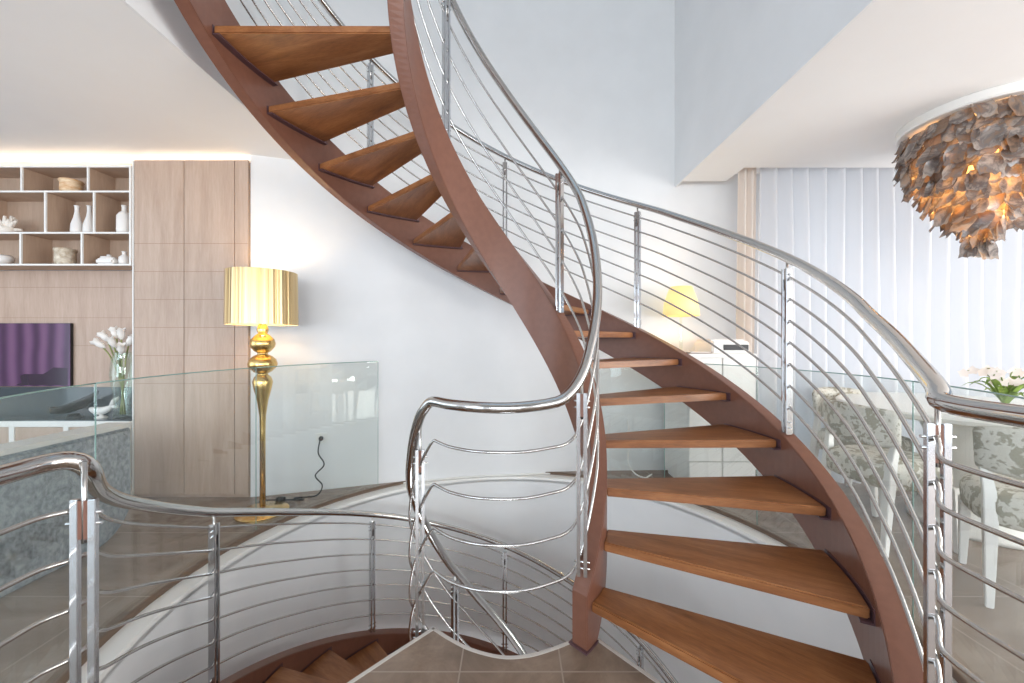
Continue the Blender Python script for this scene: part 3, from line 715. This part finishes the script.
b=MB(); b.lathe([(.012,.018),(.016,.10),(.012,.2),(.010,.34)],(0,0),16); b.build('stem',M['vglass'],tl)
b=MB(); b.lathe([(.145,.305),(.132,.42),(.088,.548)],(0,0),32,cap=False); o=b.build('shade',M['lampshade'],tl); o.modifiers.new('t','SOLIDIFY').thickness=.003
b=MB(); b.lathe([(0,.34),(.025,.36),(.03,.39),(.015,.43),(0,.435)],(0,0),14); b.build('bulb',M['bulb2'],tl)
# white cable on the floor by the glass
cb=thing('power_cord','pale cord and plug coiled on the floor left of the sideboard','cord',(1.15,3.2,FL),world=True)
b=MB(); b.tube(spline([(1.02,3.49,-.70),(1.03,3.47,-.9),(1.0,3.40,-1.05),(1.06,3.33,FL+.03),(1.20,3.28,FL+.008),(1.16,3.20,FL+.008),(1.10,3.26,FL+.02),(1.18,3.33,FL+.04)],7),.006,7); b.build('cable',M['ceramic'],cb)
b=MB(); b.box(1.15,1.23,3.20,3.25,FL+.001,FL+.03); b.build('plug',M['ceramic'],cb,bevel=.006)
# curtains
def curtain(name,x0,x1,yc,amp,wl,z0,z1,m,label,seed):
    rnd=random.Random(seed); n=int((x1-x0)/wl*14); vs=[]; ph=0
    zz_=[z0,z0+.4,(z0+z1)/2,z1-.12,z1]; prof=[]
    for i in range(n+1):
        x=x0+(x1-x0)*i/n; s=math.sin(2*math.pi*(x-x0)/wl+.5*math.sin(x*2.1+seed)); prof.append((x,s))
    for z in zz_:
        for x,s in prof: vs.append((x+.012*math.sin(x*9+z*1.3),yc+amp*s*(1+.15*math.sin(z*2+x)),z))
    m_=n+1; fs=[(j*m_+i,j*m_+i+1,(j+1)*m_+i+1,(j+1)*m_+i) for j in range(len(zz_)-1) for i in range(n)]
    b=MB(); b.add(vs,fs,True); o=b.build(name,m); tag(o,label,'curtain'); return o
curtain('curtain',2.02,5.05,3.25,.055,.142,FL+.012,1.47,M['curtain'],'long sheer white pleated curtain glowing with daylight behind the dining table',1)
curtain('curtain',1.882,2.02,3.28,.035,.055,FL+.012,1.47,M['drape'],'narrow gathered beige curtain at the left end of the sheer white one',2)
b=MB(); b.box(1.87,5.1,3.265,3.285,1.472,1.499); struct(b.build('trim_6',M['whitelac']))
# dining table
TX,TY=2.96,2.50; TZ=-.417
dt=thing('dining_table','round white dining table on a thick pedestal beneath the shell chandelier','table',(TX,TY,FL))
b=MB(); h=TZ-FL; b.lathe([(0,h-.045),(.65,h-.045),(.70,h-.03),(.705,h-.01),(.695,h),(0,h)],(0,0),72); b.build('tabletop',M['whitelac'],dt,sharp=40)
b=MB(); b.lathe([(.33,.001),(.33,.03),(.30,.05),(.22,.25),(.20,.45),(.30,h-.046)],(0,0),48); b.build('pedestal',M['whitelac'],dt)
# chairs
def chair():
    t=thing('dining_chair','','chair',group='damask dining chairs around the table')
    b=MB(); 
    # rounded seat
    pl=[]
    for k in range(36):
        w=2*math.pi*k/36; c,s=math.cos(w),math.sin(w); e=.62
        pl.append((.235*math.copysign(abs(c)**e,c),.24*math.copysign(abs(s)**e,s)))
    for sc_,z in ((.94,.36),(1,.38),(1,.45),(.96,.48),(.8,.495)):
        pass
    rings=[[(x*q,y*q,z) for x,y in pl] for q,z in ((.95,.355),(1,.37),(1.01,.42),(1,.455),(.95,.485),(.75,.502))]
    n=36; vs=[p for r_ in rings for p in r_]; fs=[(i*n+k,i*n+(k+1)%n,(i+1)*n+(k+1)%n,(i+1)*n+k) for i in range(5) for k in range(n)]
    fs+=[tuple(reversed(range(n))),tuple(5*n+k for k in range(n))]
    b.add(vs,fs,True); b.build('seat',M['damask'],t)
    # curved low back, wraps round the rear
    b=MB(); rings=[]
    for w in frange(-131,-49,16):
        k=1-abs((w+90)/41)**3; top=.80-.02*(1-k); bot=.575+.02*(1-k)
        ring=[]
        for r_,z in ((.325,bot),(.355,bot),(.365,bot+.02),(.375,top-.02),(.368,top),(.345,top),(.332,top-.02),(.322,bot+.02)):
            ring.append((r_*math.cos(R(w)),r_*math.sin(R(w))+.11,z))
        rings.append(ring)
    b.sweep(rings); o=b.build('backrest',M['damask'],t,bevel=.006)
    for p in o.data.polygons: p.use_smooth=True
    for sx in (-1,1):
        l=MB(); l.sweep([[(sx*x0+dx*w,y0+dy*w,z) for dx,dy in ((-1,-1),(1,-1),(1,1),(-1,1))] for x0,y0,w,z in ((.20,.215,.013,0),(.195,.19,.022,.36))]); l.build('leg',M['whitewood'],t,bevel=.003)
        l=MB(); l.sweep([[(sx*x0+dx*w,y0+dy*w,z) for dx,dy in ((-1,-1),(1,-1),(1,1),(-1,1))] for x0,y0,w,z in ((.205,-.225,.013,0),(.195,-.19,.022,.36),(.195,-.175,.020,.5),(.205,-.160,.015,.60))]); l.build('leg',M['whitewood'],t,bevel=.003)
    return t
ch=chair()
def face(x,y): return math.atan2(TY-y,TX-x)-math.pi/2
spots=[(2.22,2.35,R(-86),'damask dining chair at the left of the table, nearest the stair rail'),
       (2.55,2.88,R(-165),'damask dining chair behind the table, its back against the sheer curtain'),
       (2.39,1.78,R(-38),'damask dining chair at the near side of the table by the landing rail'),
       (3.10,1.50,R(2),'damask dining chair right of the near one, mostly beyond the picture edge')]
for i,(x,y,rz,lb) in enumerate(spots[:3]):
    o=ch if i==0 else dup(ch)
    o.location=(x,y,FL); o.rotation_euler=(0,0,rz); o['label']=lb
# orchid
oc=thing('orchid_plant','white orchid with green leaves in a pot on the dining table','plant',(2.60,2.08,TZ))
b=MB(); b.lathe([(.05,0),(.07,.01),(.085,.075),(.08,.08),(.07,.075),(0,.07)],(0,0),24); b.build('pot',M['ceramic'],oc)
rnd=random.Random(11)
for k in range(14):
    w=k*2.4; ln=rnd.uniform(.10,.16); up_=rnd.uniform(.08,.16)
    d=Vector((math.cos(w),math.sin(w),0)); e=Vector((-d.y,d.x,0)); f=MB(); vs=[]
    for i in range(7):
        u=i/6; c=Vector((0,0,.07))+d*(ln*u)+Vector((0,0,up_*math.sin(u*2.2))); wd=.017*math.sin(math.pi*(.12+.86*u))
        vs+=[c-e*wd+Vector((0,0,wd*.4)),c,c+e*wd+Vector((0,0,wd*.4))]
    f.add(vs,[(3*i+j,3*i+j+1,3*i+4+j,3*i+3+j) for i in range(6) for j in range(2)],True); f.build('leaf',M['leaf'],oc)
for k in range(5):
    w=[2.7,3.6,.4,5.6,1.2][k]; d=Vector((math.cos(w),math.sin(w),0)); top=Vector((0,0,.26))+d*.10
    s=MB(); pth=spline([Vector((0,0,.07)),Vector((0,0,.17))+d*.02,top,top+d*.07+Vector((0,0,-.02))],6); s.tube(pth,.0028,6); st=s.build('flower_stem',M['stem'],oc)
    for j in range(4):
        c=pth[8+j*3 if 8+j*3<len(pth) else -1]+Vector((0,0,-.005)); f=MB(); fd=Vector((-.6+rnd.uniform(-.3,.3),-.8,.1)).normalized(); a_=fd.cross(Vector((0,0,1))).normalized(); b_=a_.cross(fd)
        for q in range(5):
            v=q*1.2566+.3; dd=(a_*math.cos(v)+b_*math.sin(v)); ee=(-a_*math.sin(v)+b_*math.cos(v)); c0=c+fd*.004
            f.add([c0,c0+dd*.014+ee*.011,c0+dd*.026+fd*.003,c0+dd*.014-ee*.011],[(0,1,2,3)],True)
        f.build('blossom',M['orchid'],st)
# chandelier
HX,HY=2.88,2.43
cl=thing('chandelier','large round ceiling chandelier of layered brown shell pieces lit amber from within','chandelier',(HX,HY,CE))
b=MB(); b.lathe([(0,-.001),(.372,-.001),(.375,-.045),(.367,-.055),(.30,-.057),(0,-.055)],(0,0),80); b.build('ceiling_plate',M['whitelac'],cl,sharp=35)
def shell_mesh(seed):
    rnd=random.Random(seed); w=.050+rnd.uniform(-.006,.008); h_=.098+rnd.uniform(-.01,.015); nu,nv=6,6; vs=[];fs=[]
    cu=rnd.uniform(.5,1.1)*(1 if rnd.random()<.7 else -1); tw=rnd.uniform(-.5,.5); cv=rnd.uniform(-.4,.9); jag=[rnd.uniform(-.012,.012) for _ in range(nu+1)]
    for j in range(nv+1):
        v=j/nv; wid=w*(.72+.38*math.sin(math.pi*min(v*1.0,.8)))
        for i in range(nu+1):
            u=i/nu*2-1; a_=u*cu*.9+tw*v
            vs.append((wid*math.sin(a_)/(abs(cu)*.9), -.035*cu*(1-math.cos(u*cu*.9))*1.2-.05*cv*v*v, -h_*v+(jag[i] if j==nv else 0)))
    m_=nu+1; fs=[(j*m_+i,j*m_+i+1,(j+1)*m_+i+1,(j+1)*m_+i) for j in range(nv) for i in range(nu)]
    b=MB(); b.add(vs,fs,True); me=b.mesh('shell'); me.materials.append(M['shell'])
    return me
sm_=[shell_mesh(20+k) for k in range(9)]
rnd=random.Random(4); slots=[]
tiers=[(.365,-.056,34),(.362,-.115,34),(.360,-.18,34),(.352,-.25,32),(.335,-.325,30),(.295,-.40,26),(.25,-.47,21),(.20,-.54,17),(.15,-.605,13),(.10,-.66,9),(.06,-.71,6),(.045,-.755,4)]
for r_,z,n in tiers:
    for k in range(n):
        w=2*math.pi*(k+rnd.uniform(-.3,.3))/n; rr=max(.02,r_-.035+rnd.uniform(-.018,.012))
        p=Vector((rr*math.cos(w),rr*math.sin(w),z+rnd.uniform(-.02,.02)))
        slots.append((p,w+math.pi/2+rnd.uniform(-.38,.38),rnd.choice(sm_),rnd.uniform(-.25,.2),rnd.uniform(.9,1.15)))
def seen(s):
    p=s[0]+Vector((HX,HY,CE)); px=512+F*p.x/p.y; d=Vector((p.x,p.y,p.z)); nrm=Vector((s[0].x,s[0].y,0)).normalized()
    facing=-(d.normalized().dot(nrm))
    return (px<1035)*10+facing
slots.sort(key=seen,reverse=True)
rest=MB()
for i,(p,rz,me,rx,sc_) in enumerate(slots):
    if i<100:
        o=bpy.data.objects.new('shell',me); C.objects.link(o); o.parent=cl; o.location=p; o.rotation_euler=(rx,0,rz); o.scale=(sc_,)*3
    else:
        mt=Matrix.Translation(p)@Matrix.Rotation(rz,4,'Z')@Matrix.Rotation(rx,4,'X')@Matrix.Scale(sc_,4)
        rest.add([mt@v.co for v in me.vertices],[tuple(f.vertices) for f in me.polygons],True)
o=rest.build('shell_layers',M['shell'],cl); o['kind']='stuff'
for r_,z,n in ((.20,-.18,6),(.12,-.38,4),(.0,-.55,1)):
    for k in range(n):
        w=2*math.pi*k/n+.4; b=MB(); b.lathe([(0,-.03),(.016,-.02),(.02,0),(.012,.03),(.008,.05)],(r_*math.cos(w),r_*math.sin(w)),12); o=b.build('bulb',M['bulb'],cl); o.location=(0,0,z)
b=MB(); b.tube([(0,0,-.06),(0,0,-.72)],.008,8); b.build('rod',M['rod'],cl)
# ------------------------------------------------------------------ LIGHT
W=bpy.data.worlds.new('World'); bpy.context.scene.world=W; W.use_nodes=True
W.node_tree.nodes['Background'].inputs[0].default_value=(.66,.82,1,1); W.node_tree.nodes['Background'].inputs[1].default_value=.75
def area(name,loc,rot,sx,sy,e,col=(1,1,1)):
    l=bpy.data.lights.new(name,'AREA'); l.shape='RECTANGLE'; l.size=sx; l.size_y=sy; l.energy=e; l.color=col
    o=bpy.data.objects.new(name,l); C.objects.link(o); o.location=loc; o.rotation_euler=rot; return o
def point(name,loc,e,col,r=.05):
    l=bpy.data.lights.new(name,'POINT'); l.energy=e; l.color=col; l.shadow_soft_size=r
    o=bpy.data.objects.new(name,l); C.objects.link(o); o.location=loc; return o
area('window_daylight',(3.7,4.3,.3),(R(-90),0,0),3.2,2.6,10,(1,.98,.96))
area('skylight_daylight',(-.05,1.5,TOP+.3),(0,0,0),1.9,2.6,4,(.55,.80,1))
area('rear_fill_light',(0,-3.6,.2),(R(90),0,0),2.2,1.2,120,(.90,.96,1))  # added light behind the camera, no window known there
area('rear_fill_light',(-3.1,-3.6,.1),(R(90),0,0),2.8,2.3,115,(.76,.88,1))  # added cool fill from behind to brighten the left ceiling
area('rear_fill_light',(3.3,-3.6,.1),(R(90),0,0),3.0,2.3,80,(.97,.98,1))  # added fill from behind for the dining side
area('side_fill_light',(5.75,-.5,.0),(0,R(90),0),2.0,4.0,300,(1,.985,.96))  # added to brighten the dining ceiling, no known window on this side
area('side_fill_light',(-5.35,-.5,.05),(0,R(-90),0),2.2,4.0,75,(.80,.90,1))  # added cool fill for the left room, through an invented opening
point('floor_lamp_glow',(-1.693,2.68,.30),8,(1,.78,.5),.04)
point('table_lamp_glow',(1.412,3.30,.31),9,(1,.75,.4),.03)
for x,y,z,e in ((.10,.05,1.08,1.2),(-.10,-.05,1.05,1.4),(-.08,-.08,.92,5.5),(-.02,-.02,.76,5)):
    point('chandelier_glow',(HX+x,HY+y,z),e,(1,.50,.14),.03)
point('stairwell_fill',(.1,1.7,-3.4),42,(.88,.94,1),.3)  # added fill to lift the round wall, no lamp hangs here
# ------------------------------------------------------------------ CAMERA
cd_=bpy.data.cameras.new('camera'); cam=bpy.data.objects.new('camera',cd_); C.objects.link(cam)
cam.location=(0,0,0); cam.rotation_euler=(R(90),0,0); cd_.sensor_width=36; cd_.lens=F/1024*36; cd_.clip_start=.02
cd_.shift_y=-(341.5-340.57)/1024
sc=bpy.context.scene; sc.camera=cam
sc.view_settings.view_transform='Standard'; sc.view_settings.look='None'; sc.view_settings.gamma=1; sc.view_settings.exposure=-.06
sc.view_settings.use_curve_mapping=False
sc.cycles.max_bounces=10; sc.cycles.diffuse_bounces=6; sc.cycles.glossy_bounces=5; sc.cycles.transparent_max_bounces=24
sc.cycles.caustics_reflective=False; sc.cycles.caustics_refractive=False; sc.cycles.sample_clamp_indirect=6
for o in list(bpy.data.objects):
    if 'built_in_world' in o: del o['built_in_world']
